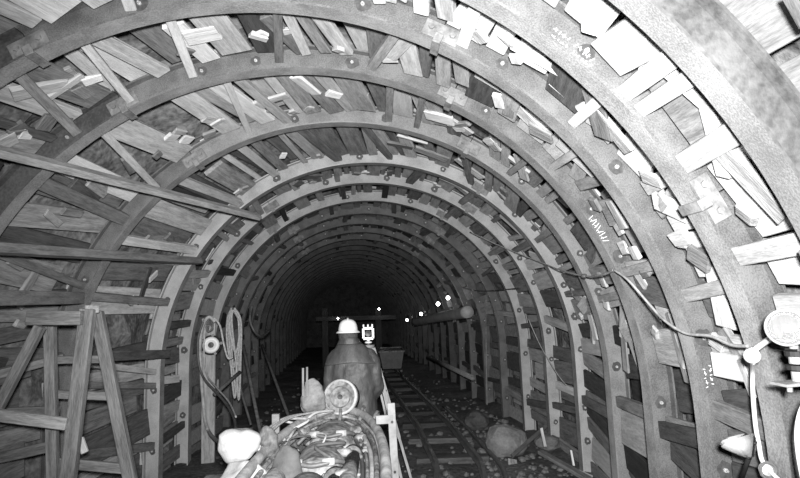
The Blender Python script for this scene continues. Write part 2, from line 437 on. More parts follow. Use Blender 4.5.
# struts between neighbouring arches; explicit ones follow the photograph, the others fill the remaining bays
STRUTS = []
def strut(k, pf, pn, w, tn, t=.05):
    """pf: where it meets the farther arch's web, pn: where it comes out behind the nearer arch"""
    s1 = s_on(k+1, pf, -.08); s0 = s_on(k, pn) if k else s1
    STRUTS.append((k, s0, s1, w, tn, t))
for a in [(1, (686, 37), (726, 12), .075, 6), (1, (636, 114), (692, 80), .06, 6), (1, (727, 262), (800, 248), .075, 5), (1, (735, 350), (800, 345), .09, 2),
          (2, (466, 38), (474, 5), .06, 6), (2, (571, 126), (602, 98), .055, 6), (2, (678, 299), (722, 288), .065, 4), (2, (131, 14), (117, 0), .06, 6), (2, (700, 412), (738, 442), .09, 3),
          (3, (193, 78), (170, 25), .055, 6), (3, (122, 86), (82, 46), .05, 5), (3, (279, 66), (277, 18), .055, 2), (3, (370, 74), (398, 42), .06, 4), (3, (549, 171), (579, 152), .05, 5),
          (3, (72, 128), (22, 82), .06, 3), (3, (624, 273), (655, 266), .06, 4), (3, (660, 430), (690, 442), .1, 1),
          (4, (249, 132), (227, 90), .05, 6), (4, (388, 124), (386, 92), .055, 3), (4, (417, 126), (420, 100), .05, 3), (4, (506, 178), (527, 161), .05, 5), (4, (592, 302), (616, 297), .06, 4),
          (4, (128, 158), (108, 140), .06, 5), (4, (126, 221), (48, 192), .1, 2), (4, (127, 303), (85, 300), .06, 2), (4, (612, 402), (640, 416), .09, 3),
          (5, (165, 302), (98, 300), .07, 2), (5, (162, 372), (88, 362), .06, 4), (5, (158, 386), (85, 384), .06, 2), (5, (162, 446), (82, 456), .08, 2), (5, (542, 303), (560, 303), .06, 3), (5, (575, 400), (603, 418), .09, 2)]: strut(*a)
for k in range(1, NA-1):
    base = [-19, 10, 33, 56, 79, 101, 124, 147, 170, 196] if k > 1 else [33]
    if k in (2, 3, 4): base = [101, 147, 170] if k > 2 else []
    if k == 5: base = [33, 56, 79, 101, 124, 147]
    for s in base:
        s += random.uniform(-5, 5)
        if any(q[0] == k and abs(q[2]-s) < 6 for q in STRUTS): continue
        if random.random() < .12: continue
        tn = random.choices([0, 1, 2, 3, 4, 5], [1, 3, 3, 2, 2, 2])[0] if k > 5 else random.choice([2, 3, 4, 5])
        STRUTS.append((k, s+random.uniform(-3, 3), s, random.uniform(.06, .1), tn, .05))
NS = 0; cnt = {}
for k, s0, s1, w, tn, t in sorted(STRUTS, key=lambda q: (q[0], q[2])):
    (d0, o0), (d1, o1) = ARCH[k], ARCH[k+1]
    c0 = d0-FW/2+TW/2+.002; c1 = d1-FW/2-TW/2-.002
    a = ring(o0, c0, s0, .08, slope(d0)); b = ring(o1, c1, s1, .08, slope(d1))
    if k > 11 and NS > 200: continue
    ob = timber('wooden_strut', a, b, -normal(s1), w, t, tn, .003); NS += 1
    key = (k, side(s1)); cnt[key] = cnt.get(key, 0)+1
    tag(ob, TONE[tn]+' wooden strut in '+bay(k)+', '+ordn(cnt[key])+(' up the right side' if s1 < 90 else ' down the left from crown'), 'strut', 'struts between the arches')

# ------------------------------------------------------------------ loose planks along the left side
def plank(pa, ya, pb, yb, w, t, tn, label, ext=0.0, n=None):
    a, b = atY(*pa, ya), atY(*pb, yb); a = a-(b-a).normalized()*ext
    ob = timber('plank', a, b, n or (0, 0, 1), w, t, tn, .004); tag(ob, label, 'plank'); return ob
plank((57, 166), 3.2, (259, 217), 5.45, .065, .05, 3, 'long grey squared timber slanting along the left haunch across several arches', .9, Vector((.6, -.3, .7)))
plank((5, 249), 3.15, (200, 261), 5.55, .065, .055, 2, 'dark grey horizontal plank on the left wall below the slanting timber', .8, Vector((1, -.2, .3)))
plank((5, 298), 3.15, (80, 298), 4.22, .06, .09, 2, 'short dark horizontal plank just above the trestle top board', .6)
plank((88, 357), 4.15, (168, 354), 5.6, .05, .085, 1, 'dark plank nailed across the leg of the arch right of the trestle', .0)
plank((0, 414), 3.95, (60, 412), 4.15, .04, .09, 2, 'low dark plank on the left wall behind the trestle legs', .2)

# ------------------------------------------------------------------ trestle
T = thing('trestle', 'grey timber trestle with splayed legs standing against the left wall', 'trestle', (-1.95, 3.45, 0))
def tpart(name, a, b, w, t, tn, n):
    bm = BM(); mw, L = frame(a, b, n); box(bm, L, w, t, None, .004, .002); o = link(name, bm, WOOD[tn]); o.parent = T
    o.matrix_world = Matrix.Translation(-Vector(T.location)) @ mw; return o
def foot(pa, pb, Y):                   # extend a leg seen from pa to pb down to the floor
    a, b = atY(*pa, Y), atY(*pb, Y); f = a.z/(a.z-b.z); return a, a+(b-a)*f
Nf = Vector((0, -1, 0))
tpart('top_board', atY(28, 318, 3.30), atY(82, 318, 3.30), .085, .05, 2, Nf)
a, b = foot((40, 326), (12, 380), 3.36); tpart('leg', a, b, .06, .045, 2, Nf)
a, b = foot((88, 309), (68, 478), 3.36); tpart('leg', a, b, .085, .05, 2, Nf)
a, b = foot((50, 324), (53, 478), 3.62); tpart('leg', a, b, .065, .05, 2, Nf)
a, b = foot((97, 312), (130, 478), 3.56); tpart('leg', a, b, .075, .05, 2, Nf)
tpart('cap_block', atY(92, 309, 3.36), atY(92, 309, 3.60), .08, .05, 3, Vector((0, 0, 1)))
tpart('rung', atY(-10, 414, 3.31), atY(67, 424, 3.31), .07, .03, 3, Nf)
tpart('rung', atY(46, 360, 3.66), atY(104, 359, 3.66), .05, .03, 2, Nf)
tpart('rung', atY(48, 394, 3.66), atY(112, 396, 3.66), .055, .03, 2, Nf)
tpart('rung', atY(50, 462, 3.66), atY(130, 469, 3.66), .065, .03, 2, Nf)
tpart('rung', atY(-10, 460, 3.67), atY(52, 446, 3.67), .07, .03, 2, Nf)
tpart('wedge_chip', atY(80, 438, 3.42), atY(85, 453, 3.42), .045, .02, 5, Nf)

# ------------------------------------------------------------------ track
def railpath(x0, ya, yb, n=40): return [Vector((off(y)+x0, y, slope(y))) for y in [ya+(yb-ya)*i/n for i in range(n+1)]]
XR = (.68, 1.16)
for x0, lab in zip(XR, ('left steel rail of the narrow track running into the tunnel', 'right steel rail of the narrow track running into the tunnel')):
    bm = BM(); P = None; sec = [(-.035, .0), (.035, .0), (.035, .01), (.007, .02), (.007, .055), (.02, .06), (.02, .078), (-.02, .078), (-.02, .06), (-.007, .055), (-.007, .02), (-.035, .01)]
    for p in railpath(x0, 3.2, 26, 60):
        row = [bm.verts.new(p+Vector((a, 0, b+.045))) for a, b in sec]
        if P:
            for j in range(12): bm.faces.new((P[j], P[(j+1) % 12], row[(j+1) % 12], row[j]))
        P = row
    tag(link('rail', bm, RAILM), lab, 'rail', 'rails of the narrow track')
for i in range(16):
    y = 4.4+i*.95; c = Vector((off(y)+.92, y, slope(y)+.01)); rz = random.uniform(-.04, .04)
    ob = timber('sleeper', c-Vector((.42, rz, 0)), c+Vector((.42, rz, 0)), (0, 0, 1), .14, .07, random.choice([0, 1, 1]), .006)
    tag(ob, 'wooden sleeper under the narrow track, '+ordn(i+1)+' from the camera', 'sleeper', 'sleepers of the narrow track')
# pipe lying beside the right rail
bm = BM(); tube(bm, [p+Vector((0, 0, .05)) for p in railpath(1.38, 4.6, 9.5, 16)], .025)
tag(link('ground_pipe', bm, RAILM, smooth=True), 'thin dark pipe lying on the floor beside the right rail', 'pipe')

# ------------------------------------------------------------------ rubble on the floor
def flz(x, y):
    xx = x-off(y); w = min(1, max(0, (abs(xx-.1)-1.2)/1.0))
    return slope(y)-.02+.03*noise.noise(Vector((xx*2.2, y*2.2, 0)))+.025*noise.noise(Vector((xx*7, y*7, 3)))+.12*w*max(0, noise.noise(Vector((xx*1.3, y*1.1, 7)))+.25)
bm = BM()
for i in range(900):
    y = 3.5+abs(random.gauss(0, 1))*4; x = off(y)+random.choice([random.uniform(.2, 1.9), random.uniform(1.2, 2.1), random.uniform(-1.9, -.9)])
    r = random.choice([.012, .018, .025, .035, .05]); blob(bm, (x, y, flz(x, y)+r*.25), r, r*random.uniform(.7, 1.2), r*.7, .35, 1.6, 1, i)
tag(link('floor_rubble', bm, STONE), 'broken stone scattered over the tunnel floor along the track', 'rubble', None, 'stuff')
def stone(px, Y, rx, ry, rz, lab, m=STONE, seed=1, amp=.25):
    p = atY(px[0], px[1], Y); p.z = flz(p.x, p.y)+rz*.7; bm = BM(); blob(bm, (0, 0, 0), rx, ry, rz, amp, 1.3, 3, seed)
    return tag(link('boulder', bm, m, smooth=False, loc=p), lab, 'stone')
stone((507, 445), 6.45, .24, .2, .2, 'large pale rounded stone on the floor by the right wall', SACKG, 2, .18)
stone((476, 422), 7.9, .2, .22, .15, 'dark stone on the floor right of the track behind the pale one', STONE, 5)
stone((548, 437), 6.6, .16, .15, .1, 'small dark stone among timber scraps at the right wall', STONE, 8)
def scrap(pa, ya, pb, yb, w, t, tn, lab, n=(0, -1, .4)):
    ob = timber('timber_scrap', atY(*pa, ya), atY(*pb, yb), n, w, t, tn, .005); return tag(ob, lab, 'timber')
scrap((512, 456), 6.2, (546, 426), 6.5, .05, .04, 1, 'dark bar leaning up from floor beside the large pale stone')
scrap((512, 460), 6.1, (514, 480), 5.9, .1, .05, 3, 'short upright timber stub below the dark leaning bar')
scrap((541, 428), 6.2, (545, 447), 6.15, .03, .03, 5, 'thin pale stick standing upright by the right wall')
scrap((571, 450), 5.7, (574, 466), 5.65, .025, .025, 6, 'thin whitish peg standing before the fourth right arch leg')
scrap((540, 452), 6.0, (590, 480), 5.3, .08, .04, 2, 'grey plank lying on rubble at the foot of the right wall', (0, 0, 1))
scrap((572, 470), 5.55, (592, 479), 5.4, .06, .05, 5, 'pale offcut on rubble at the foot of the right wall', (0, 0, 1))
bm = BM(); mw, L = frame(atY(604, 404, 5.15), atY(618, 403, 5.15), (0, 0, 1)); box(bm, L, .12, .1, None, .004, .01)
tag(link('wood_offcut', bm, WOOD[6], mw=mw), 'whitish block sitting on the low strut at the right wall', 'offcut')
bm = BM(); bmesh.ops.convex_hull(bm, input=[bm.verts.new(p) for p in ((-.085, 0, -.0), (-.04, -.03, .04), (.06, -.03, .065), (.075, .0, -.02), (.03, -.03, -.055), (-.02, .03, 0), (-.06, .01, .03))]); bmesh.ops.bevel(bm, geom=bm.edges[:], offset=.008, segments=2, affect='EDGES')
tag(link('wire_mesh_bag', bm, SACK, smooth=True, loc=atY(738, 446, 2.08)), 'whitish woven scrap tucked above the low strut at lower right', 'bag')

# ------------------------------------------------------------------ far end: portal timbers, mine car
for (u, lab) in ((325, 'dark upright post at far end, left of the helmeted person'), (378, 'dark upright post at far end, right of the survey target')):
    a = atY(u, 308, 17.5); b = Vector((a.x, a.y, slope(17.5)+.02)); tag(timber('post', a, b, (0, -1, 0), .2, .2, 0), lab, 'post')
a = atY(316, 319, 17.3); b = atY(396, 317, 17.3); tag(timber('cross_beam', a, b, (0, -1, 0), .14, .2, 0), 'dark horizontal beam across the far end on two posts', 'beam')
M_ = thing('mine_car', 'small dark mine car standing on the track in the distance', 'mine car', (off(14)+.92, 14, slope(14)+.12))
bm = BM(); vs = box(bm, .62, 1.1, .42); 
for v in vs:
    if v.co.z < 0: v.co.x *= .75
bmesh.ops.translate(bm, vec=(0, 0, .42), verts=bm.verts); link('car_body', bm, HOSED, M_)
bm = BM()
for sx in (-1, 1): bar(bm, (sx*.31, -.56, .64), (sx*.31, .56, .64), .04, .04)
for sy in (-1, 1): bar(bm, (-.33, sy*.55, .64), (.33, sy*.55, .64), .04, .04)
link('car_rim', bm, CLAY, M_)
for sx in (-1, 1):
    for sy in (-1, 1):
        bm = BM(); lathe(bm, [(0, -.025), (.11, -.025), (.11, .025), (0, .025)], 16, aim((sx*.24, sy*.3, .11), (1, 0, 0))); link('wheel', bm, BLACK, M_)

# ------------------------------------------------------------------ right side: duct, rail pole, lamps, cables
bm = BM(); tube(bm, spline([atY(468, 312, 8.7), atY(440, 317, 10.8), atY(415, 322, 14)]), .1, 18)
tag(link('air_duct', bm, PIPE, smooth=True), 'round grey duct hanging along the right side with its open end facing us', 'duct')
bm = BM(); tube(bm, [atY(428, 357, 12.5), atY(473, 378, 8.9)], .045, 8)
tag(link('wall_pole', bm, WOOD[3], smooth=True), 'long horizontal pole along the right wall below the duct', 'pole')
for (u, v, d, lab) in ((448, 298, 10.6, 'lit bulb highest on the right, nearest of the lamp string'), (438, 304, 12.6, 'lit bulb just above the duct, second of the lamp string'),
                       (421, 314, 16.0, 'small lit bulb left of the duct, third of the lamp string'), (407, 320, 19.0, 'tiny lit bulb farthest down the right lamp string'), (379, 309, 17.0, 'single tiny lit bulb above the survey target'), (338, 318.5, 17.0, 'tiny lit bulb left of the white helmet')):
    p = atY(u, v, d); t = thing('lamp', lab, 'lamp', p, 'bulbs far down the tunnel')
    r = {448: .042, 438: .05, 421: .05, 407: .05}.get(u, .035)
    bm = BM(); lathe(bm, [(0, -r), (r*.7, -r*.7), (r, 0), (r*.7, r*.7), (r*.4, r), (0, r*1.05)], 12); link('bulb', bm, BULB, t, True)
    bm = BM(); lathe(bm, [(r*.35, r), (r*.45, r*1.2), (r*.45, r*2.2), (0, r*2.4)], 10); link('socket', bm, BLACK, t, True)
    ld = bpy.data.lights.new('bulb_light', 'POINT'); ld.energy = 1.6; ld.shadow_soft_size = .04
    lo = bpy.data.objects.new('bulb_light', ld); COL.objects.link(lo); lo.location = p-Vector((.0, .12, .06))
def cable(name, pts, r, m, lab, n=8, cat='cable'):
    bm = BM(); tube(bm, spline(pts, n), r, 8); return tag(link(name, bm, m, smooth=True), lab, cat)
S = lambda u, v, r=-.025: surf(u, v, r)
cable('cable', [S(470, 232), S(500, 246), S(540, 262), S(560, 270), S(584, 276), S(602, 275), S(614, 270)], .007, HOSEL, 'thin light cable sagging across arch legs high on the right wall')
cable('cable', [S(614, 270), S(628, 280), S(650, 305), S(664, 320), S(685, 333), S(710, 336), S(732, 345), S(748, 346)], .007, HOSEL, 'light cable drooping along the right wall down to the white junction ball')
bm = BM(); blob(bm, S(584, 276, -.03), .025, .025, .02, .2, 2, 2, 1); tag(link('cable_knot', bm, HOSED), 'dark knot tied in the thin high cable on the right', 'knot')
cable('cable', [S(462, 288), S(480, 291), S(500, 290), S(520, 288)], .008, HOSED, 'short dark cable stretched behind the duct on the right wall')
cable('wire', [S(528, 318), S(540, 345), S(556, 372), S(566, 385)], .006, HOSEL, 'thin straight wire slanting down between right arch legs')
cable('wire', [S(486, 300), S(486, 340), S(487, 400), S(488, 425)], .006, HOSEL, 'thin vertical wire hanging at the right wall beyond the duct end')

# lamp head at the right edge
LP = atY(787, 328, 1.62); LD = (CAM+Vector((-.35, 0, .25))-LP).normalized()
Tl = thing('lamp', 'round chrome lamp head with glass lens at the right edge', 'lamp', LP)
mwl = aim((0, 0, 0), LD)
bm = BM(); lathe(bm, [(.054, .012), (.05, -.01), (.036, -.04), (.018, -.058), (0, -.062)], 32, mwl); link('reflector', bm, REFL, Tl, True)
bm = BM(); lathe(bm, [(.052, .004), (.058, .004), (.059, .016), (.054, .02), (.051, .012)], 32, mwl); link('lens_ring', bm, ALUM, Tl, True)
bm = BM(); lathe(bm, [(0, .022), (.025, .02), (.052, .012), (.052, .009), (.025, .017), (0, .019)], 32, mwl); link('lens', bm, GLASS, Tl, True)
bm = BM(); lathe(bm, [(.0, -.03), (.014, -.03), (.014, -.02), (.008, -.01), (0, -.008)], 14, mwl); link('lamp_bulb', bm, WHITE, Tl, True)
bm = BM(); lathe(bm, [(.052, -.012), (.06, -.02), (.05, -.055), (.03, -.08), (0, -.085)], 28, mwl); link('housing', bm, BLACK, Tl, True)
bm = BM(); z = Vector((0, 0, 1)); base = Vector((.015, 0, -.05))
for q, r, h, mi in ((0, .012, .03, 0), (-.03, .028, .016, 1), (-.05, .018, .022, 0), (-.072, .03, .014, 1), (-.1, .016, .03, 0)):
    lathe(bm, [(0, 0), (r, 0), (r, h), (0, h)], 14, Matrix.Translation(base+Vector((0, 0, q-h/2))), mi)
link('mount', bm, [ALUM, BLACK], Tl)
bm = BM(); bar(bm, (-.05, 0, -.172), (.12, .0, -.166), .07, .008); lathe(bm, [(0, 0), (.008, 0), (.008, -.02), (0, -.02)], 8, Matrix.Translation((-.015, 0, -.176))); link('shelf', bm, ALUM, Tl)
bm = BM(); bar(bm, (.05, .02, -.1), (.05, .02, -.02), .06, .06, (1, 0, 0), .004); link('battery_box', bm, BLACK, Tl)
BP = atY(752, 356, 1.86)
J = thing('junction_ball', 'white round cable junction left of the chrome lamp head', 'junction', BP)
bm = BM(); lathe(bm, [(0, -.03), (.017, -.025), (.026, -.01), (.028, .003), (.024, .016), (.014, .026), (0, .03)], 18, aim((0, 0, 0), (-.2, -.9, .4))); link('ball', bm, WHITE, J, True)
bm = BM(); tube(bm, spline([Vector((.01, 0, .02)), atY(757, 348, 1.84)-BP, atY(764, 343, 1.8)-BP, atY(774, 336, 1.72)-BP]), [.015]+[.01]*20+[.009]*4, 10); link('cable_neck', bm, WHITE, J, True)
def yw(u, v): return surf(u, v, -.03)
cable('cable', [BP+Vector((.002, 0, -.02)), yw(752.5, 372), yw(753, 395), yw(755.5, 425), yw(759, 445), yw(762, 460), yw(770, 471), yw(779, 480), yw(790, 492)], .0085, WHITE, 'thick white cable hanging from the junction ball down the right arch leg')
cable('cable', [atY(808, 398, 1.66), atY(800.5, 412, 1.66), atY(797, 432, 1.66), atY(798.5, 455, 1.66), atY(803, 480, 1.66)], .0075, WHITE, 'thick white cable loop at the extreme right edge below the lamp')
bm = BM(); c = yw(767, 470); lathe(bm, [(0, -.02), (.028, -.02), (.028, -.004), (.018, .0), (.02, .014), (0, .016)], 14, aim(c, (-.5, -.8, .2))); tube(bm, [c+Vector((.03*math.cos(q), -.006, .03*math.sin(q))) for q in [i*.52 for i in range(12)]], .006, 6, True)
tag(link('cable_clamp', bm, mat('dull_clamp', .25, .12, .4, .4)), 'round dark clamp gripping the white cable at lower right', 'clamp')
bm = BM(); tube(bm, [yw(756, 440)+Vector((-.02, -.02, 0)), yw(741, 482)+Vector((-.02, -.02, 0))], .009, 8)
tag(link('iron_bar', bm, BLACK, smooth=True), 'black iron bar leaning beside the white cable at lower right', 'bar')

# ------------------------------------------------------------------ left wall: gauge reel, hoses, rope coil
D0 = 6.45
bp = timber('backing_board', atY(209, 318, D0+.12), atY(208, 470, D0+.12), (0, -1, 0), .16, .03, 4); tag(bp, 'pale upright board on the left wall behind the round white lamp', 'board')
gp = atY(211, 345, D0); G_ = thing('round_lamp', 'round white disc lamp with dark centre on the left wall', 'lamp', gp)
mg = aim((0, 0, 0), (.25, -1, .1))
bm = BM(); lathe(bm, [(0, -.05), (.08, -.05), (.098, -.02), (.098, 0), (.085, .012), (.05, .012), (.045, .004), (0, .004)], 28, mg); link('disc', bm, WHITE, G_, True)
bm = BM(); lathe(bm, [(0, .004), (.032, .006), (.034, .016), (.02, .024), (0, .026)], 16, mg); link('hub', bm, CLAYD, G_, True)
bm = BM(); lathe(bm, [(.1, -.045), (.12, -.045), (.12, -.02), (.1, -.012)], 28, mg)
for q in range(5): box(bm, .03, .03, .03, mg @ Matrix.Translation((.115*math.cos(q*1.26), .115*math.sin(q*1.26), -.02)))
link('back_ring', bm, BLACK, G_)
def lw(u, v, d=6.3): return atY(u, v, d)
cable('hose', [lw(215, 322), lw(209, 317), lw(203, 325), lw(200, 345), lw(201, 372), lw(203, 400), lw(205, 420), lw(209, 432), atY(216, 440, 5.6), atY(226, 444, 4.4), atY(236, 443, 3.4)], .02, HOSEL, 'light hose looping from the round lamp down to the white bag')
cable('hose', [lw(203, 322, 6.25), lw(198, 340, 6.25), lw(199, 365, 6.25), lw(205, 380, 6.2), lw(216, 392, 6.0), lw(227, 405, 5.7), lw(234, 418, 5.2), lw(236, 430, 4.6)], .014, HOSED, 'dark hose crossing below the round lamp toward the white bag')
cable('hose', [lw(205, 330, 6.2), lw(204, 355, 6.2), lw(207, 375, 6.2), lw(217, 388, 5.95), lw(229, 402, 5.6), lw(236, 417, 5.1)], .009, HOSEL, 'thin light hose running beside the dark hose on the left wall')
cable('hose', [lw(214, 318, 6.3), lw(220, 326, 6.3), lw(224, 345, 6.3), lw(228, 358, 6.3), lw(233, 357, 6.3)], .012, ROPE, 'short grey hose arching between round lamp and rope coil')
for q in range(4):
    cable('hose', [lw(206+q, 325, 6.34), lw(210, 318+q*2, 6.34), lw(213, 326+q, 6.34), lw(208, 332, 6.34), lw(206+q, 326, 6.34)], .008, HOSED if q % 2 else CLAYD, ('first', 'second', 'third', 'fourth')[q]+' small dark hose curl above the round lamp', 5)
RC = thing('rope_coil', 'long coil of pale rope hanging on the left wall', 'rope coil', lw(234, 310, 6.9))
for i, (wd, ln, sh) in enumerate(((7, 72, 0), (5, 85, 3), (9, 60, -1), (4, 90, 1), (6, 50, 4), (8, 45, 2), (3, 92, 6))):
    pts = [lw(232+sh*.4, 308, 6.9-.012*i), lw(228+sh*.6, 320, 6.88-.012*i), lw(231-wd*.3+sh, 308+ln*.6, 6.86-.012*i), lw(234+sh*.8, 308+ln, 6.86-.012*i), lw(236+wd*.3+sh*.6, 308+ln*.6, 6.86-.012*i), lw(237+sh*.5+wd*.3, 322, 6.88-.012*i), lw(232+sh*.4, 308, 6.9-.012*i)]
    bm = BM(); tube(bm, [p-RC.location for p in spline(pts, 8)], .014, 7); link('rope_loop', bm, ROPE, RC, True)
bm = BM(); tube(bm, [lw(234, 306, 6.98)-RC.location, lw(233, 309, 6.8)-RC.location], .012, 8); link('peg', bm, BLACK, RC)
cable('rope', [lw(238, 372, 6.9), lw(241, 390, 6.8), lw(246, 408, 6.7), lw(251, 425, 6.6)], .016, HOSED, 'dark rope end leaning away below the pale rope coil', cat='rope')
cable('rope', [lw(252, 306, 7.4), lw(250, 320, 7.3), lw(255, 332, 7.3), lw(262, 336, 7.5), lw(270, 330, 8.0)], .016, HOSED, 'dark hanging cable loop right of the pale rope coil', cat='rope')

for u0, v0, d0_, u1, v1, d1_, lab in ((243, 345, 7.3, 262, 440, 6.6, 'dark pole leaning against the left wall below the rope coil'), (214, 395, 6.2, 240, 372, 6.6, 'dark bar laid across the left wall below the round lamp'),
                     (262, 345, 8.6, 290, 420, 7.6, 'dark slanting pole farther along the left wall')):
    bm = BM(); tube(bm, [atY(u0, v0, d0_), atY(u1, v1, d1_)], .022, 8); tag(link('pole', bm, WOOD[1], smooth=True), lab, 'pole')

# ------------------------------------------------------------------ machine in the middle foreground
MX = -.33
K = thing('loading_machine', 'clay-smeared machine trough full of hoses and cylinders in centre foreground', 'machine', (MX, 3.0, 0))
def hs(hw, tip, y0, n=30):
    """horseshoe outline seen from above, local to the machine: open towards the camera, bow at +y"""
    pts = [(hw, y0), (hw, y0+.3), (hw, y0+.5)]; by = y0+.5
    for i in range(1, n): a = math.pi*i/n; pts.append((hw*math.cos(a)*(1-.0*abs(math.sin(a))), by+(tip-by)*math.sin(a)**.85))
    return pts+[(-hw, by), (-hw, y0+.3), (-hw, y0)]
Z0 = 1.06
rim = [Vector((x, y, Z0)) for x, y in hs(.335, 1.04, -1.0)]
bm = BM(); tube(bm, spline(rim, 2), .028, 12); link('rim_pipe', bm, RIM, K, True)
# shell below the rim: outer wall, bottom
bm = BM(); lv = []
for z, f in ((Z0-.01, 1.0), (Z0-.15, 1.03), (.55, 1.0), (.32, .85)):
    lv.append([bm.verts.new((x*f, y*f if y > 0 else y, z)) for x, y in hs(.335, 1.04, -1.0)])
for A, B in zip(lv, lv[1:]):
    for j in range(len(A)-1): bm.faces.new((A[j], A[j+1], B[j+1], B[j]))
bm.faces.new(lv[-1]); bm.faces.new([lv[0][0], lv[1][0], lv[2][0], lv[3][0], lv[3][-1], lv[2][-1], lv[1][-1], lv[0][-1]])
link('shell', bm, CLAY, K, True)
# deck inside the rim
bm = BM(); G = []
ol = hs(.32, 1.02, -.99)
c0 = [bm.verts.new((x, y, Z0-.05)) for x, y in ol]; c1 = [bm.verts.new((x*.5, -.1+(y+.1)*.55, Z0-.16+.03*noise.noise(Vector((x*9, y*9, 0))))) for x, y in ol]
for j in range(len(ol)-1): bm.faces.new((c0[j], c0[j+1], c1[j+1], c1[j]))
bm.faces.new(c1); link('deck', bm, CLAYD, K)
# ribs joining the rim to the deck and the parallel inner hoop
bm = BM(); tube(bm, spline([Vector((x, y, Z0-.03)) for x, y in hs(.29, .93, -1.0)], 2), .014, 8); link('inner_hoop', bm, CLAY, K, True)
for x, y in ((-.17, .95), (.02, 1.02), (.19, .93), (.29, .72)):
    bm = BM(); tube(bm, spline([Vector((x, y+.05, Z0-.06)), Vector((x, y+.02, Z0+.026)), Vector((x*.95, y-.06, Z0+.03)), Vector((x*.8, y-.22, Z0-.06))], 4), .012, 7); link('tie_strap', bm, CLAY, K, True)
# central housings: two domed motor covers, one behind the other
def dome(y0, y1, x, r, z, name, m):
    bm = BM(); n = 14; P = None
    for i in range(n+1):
        f = i/n; y = y0+(y1-y0)*f; e = math.sin(math.pi*min(1, max(0, .5*min(f, 1-f)/.12)))if min(f, 1-f) < .12 else 1
        q = r*(.55+.45*e); row = [bm.verts.new((x+q*1.1*math.cos(math.pi*j/12), y, z+q*.9*math.sin(math.pi*j/12))) for j in range(13)]
        if P:
            for j in range(12): bm.faces.new((P[j], P[j+1], row[j+1], row[j]))
        else: bm.faces.new(row)
        P = row
    bm.faces.new(P[::-1]); return link(name, bm, m, K, True)
dome(.25, .68, .0, .13, Z0-.1, 'motor_housing', CLAY); dome(-.28, .2, -.02, .135, Z0-.11, 'motor_housing', CLAY); dome(-.9, -.33, -.04, .09, Z0-.08, 'motor_housing', CLAYD)
for x, y0, y1, r in ((.15, -.9, .12, .042), (-.2, -.9, .1, .05), (.09, -.95, -.3, .05)):
    bm = BM(); tube(bm, [(x, y0, Z0-.05), (x, (y0+y1)/2, Z0-.04), (x*1.05, y1, Z0-.07)], [r, r*1.05, r*.9], 16); link('hydraulic_cylinder', bm, CLAY, K, True)
    bm = BM(); tube(bm, [(x, y1-.08, Z0-.06), (x, y1-.03, Z0-.06)], r*1.25, 16); link('collar', bm, CLAYD, K, True)
# pale clamps joined by dark bent hoses
for y, z, xs in ((.25, Z0+.03, (-.085, .075)), (-.27, Z0+.02, (-.11, .05))):
    for x in xs: 
        bm = BM(); tube(bm, [(x-.03, y-.01, z-.012), (x+.03, y-.01, z-.012)], .02, 10); link('white_clamp', bm, RIM, K, True)
    bm = BM(); tube(bm, spline([(xs[0]-.1, y-.02, z-.06), (xs[0]-.03, y-.01, z-.01), ((xs[0]+xs[1])/2, y-.03, z-.022), (xs[1]+.03, y-.01, z-.01), (xs[1]+.07, y+.04, z-.03)], 6), .012, 8); link('hose', bm, HOSED, K, True)
# bundles of hoses that follow the bow on the right and sweep down on the left
for i in range(7):
    h = .315-.024*i; bm = BM(); pts = [Vector((x, y, Z0-.02-.012*i+.006*math.sin(7*y+i))) for x, y in hs(h, .9-.05*i, -1.0) if x > .02+.012*i]
    tube(bm, spline(pts, 2), .0095+.002*(i % 3), 8); link('hose', bm, (HOSEL, CLAYD, HOSEL, CLAY, HOSED, HOSEL, CLAYD)[i], K, True)
for i in range(5):
    bm = BM(); tube(bm, spline([(-.05-.05*i, .88-.03*i, Z0-.04), (-.16-.03*i, .6, Z0-.02), (-.24-.014*i, .2, Z0-.03), (-.27-.01*i, -.2, Z0-.05), (-.28, -.8, Z0-.08)], 6), .012, 8); link('hose', bm, (CLAY, HOSEL, CLAYD, CLAY, HOSED)[i], K, True)
for i in range(3):
    bm = BM(); tube(bm, spline([(-.1-.04*i, .93-.03*i, Z0+.02), (-.27-.02*i, .55, Z0+.06), (-.33-.02*i, .15, Z0+.06), (-.34-.015*i, -.02, Z0+.01)], 8), .007, 7); link('wire', bm, HOSEL, K, True)
bm = BM()
for i in range(90):
    x, y = random.uniform(-.29, .29), random.uniform(-.8, .9)
    if y > .5 and abs(x) > .2: continue
    q = random.choice([.012, .018, .025, .035]); blob(bm, (x, y, Z0-.06+random.uniform(-.02, .05)), q*1.2, q, q*.7, .35, 1.6, 2, i)
cl = link('clay_clods', bm, CLAY, K, True); cl['kind'] = 'stuff'
for i in range(6):
    x0 = random.uniform(-.25, .2); y0 = random.uniform(-.5, .7); bm = BM(); tube(bm, spline([(x0, y0, Z0), (x0+random.uniform(-.12, .12), y0+.08, Z0+.04), (x0+random.uniform(-.2, .2), y0+.2, Z0+.02), (x0+random.uniform(-.2, .2), y0+.3, Z0-.05)], 6), random.choice([.006, .009, .012]), 7); link('hose', bm, random.choice([HOSEL, HOSED, CLAY]), K, True)
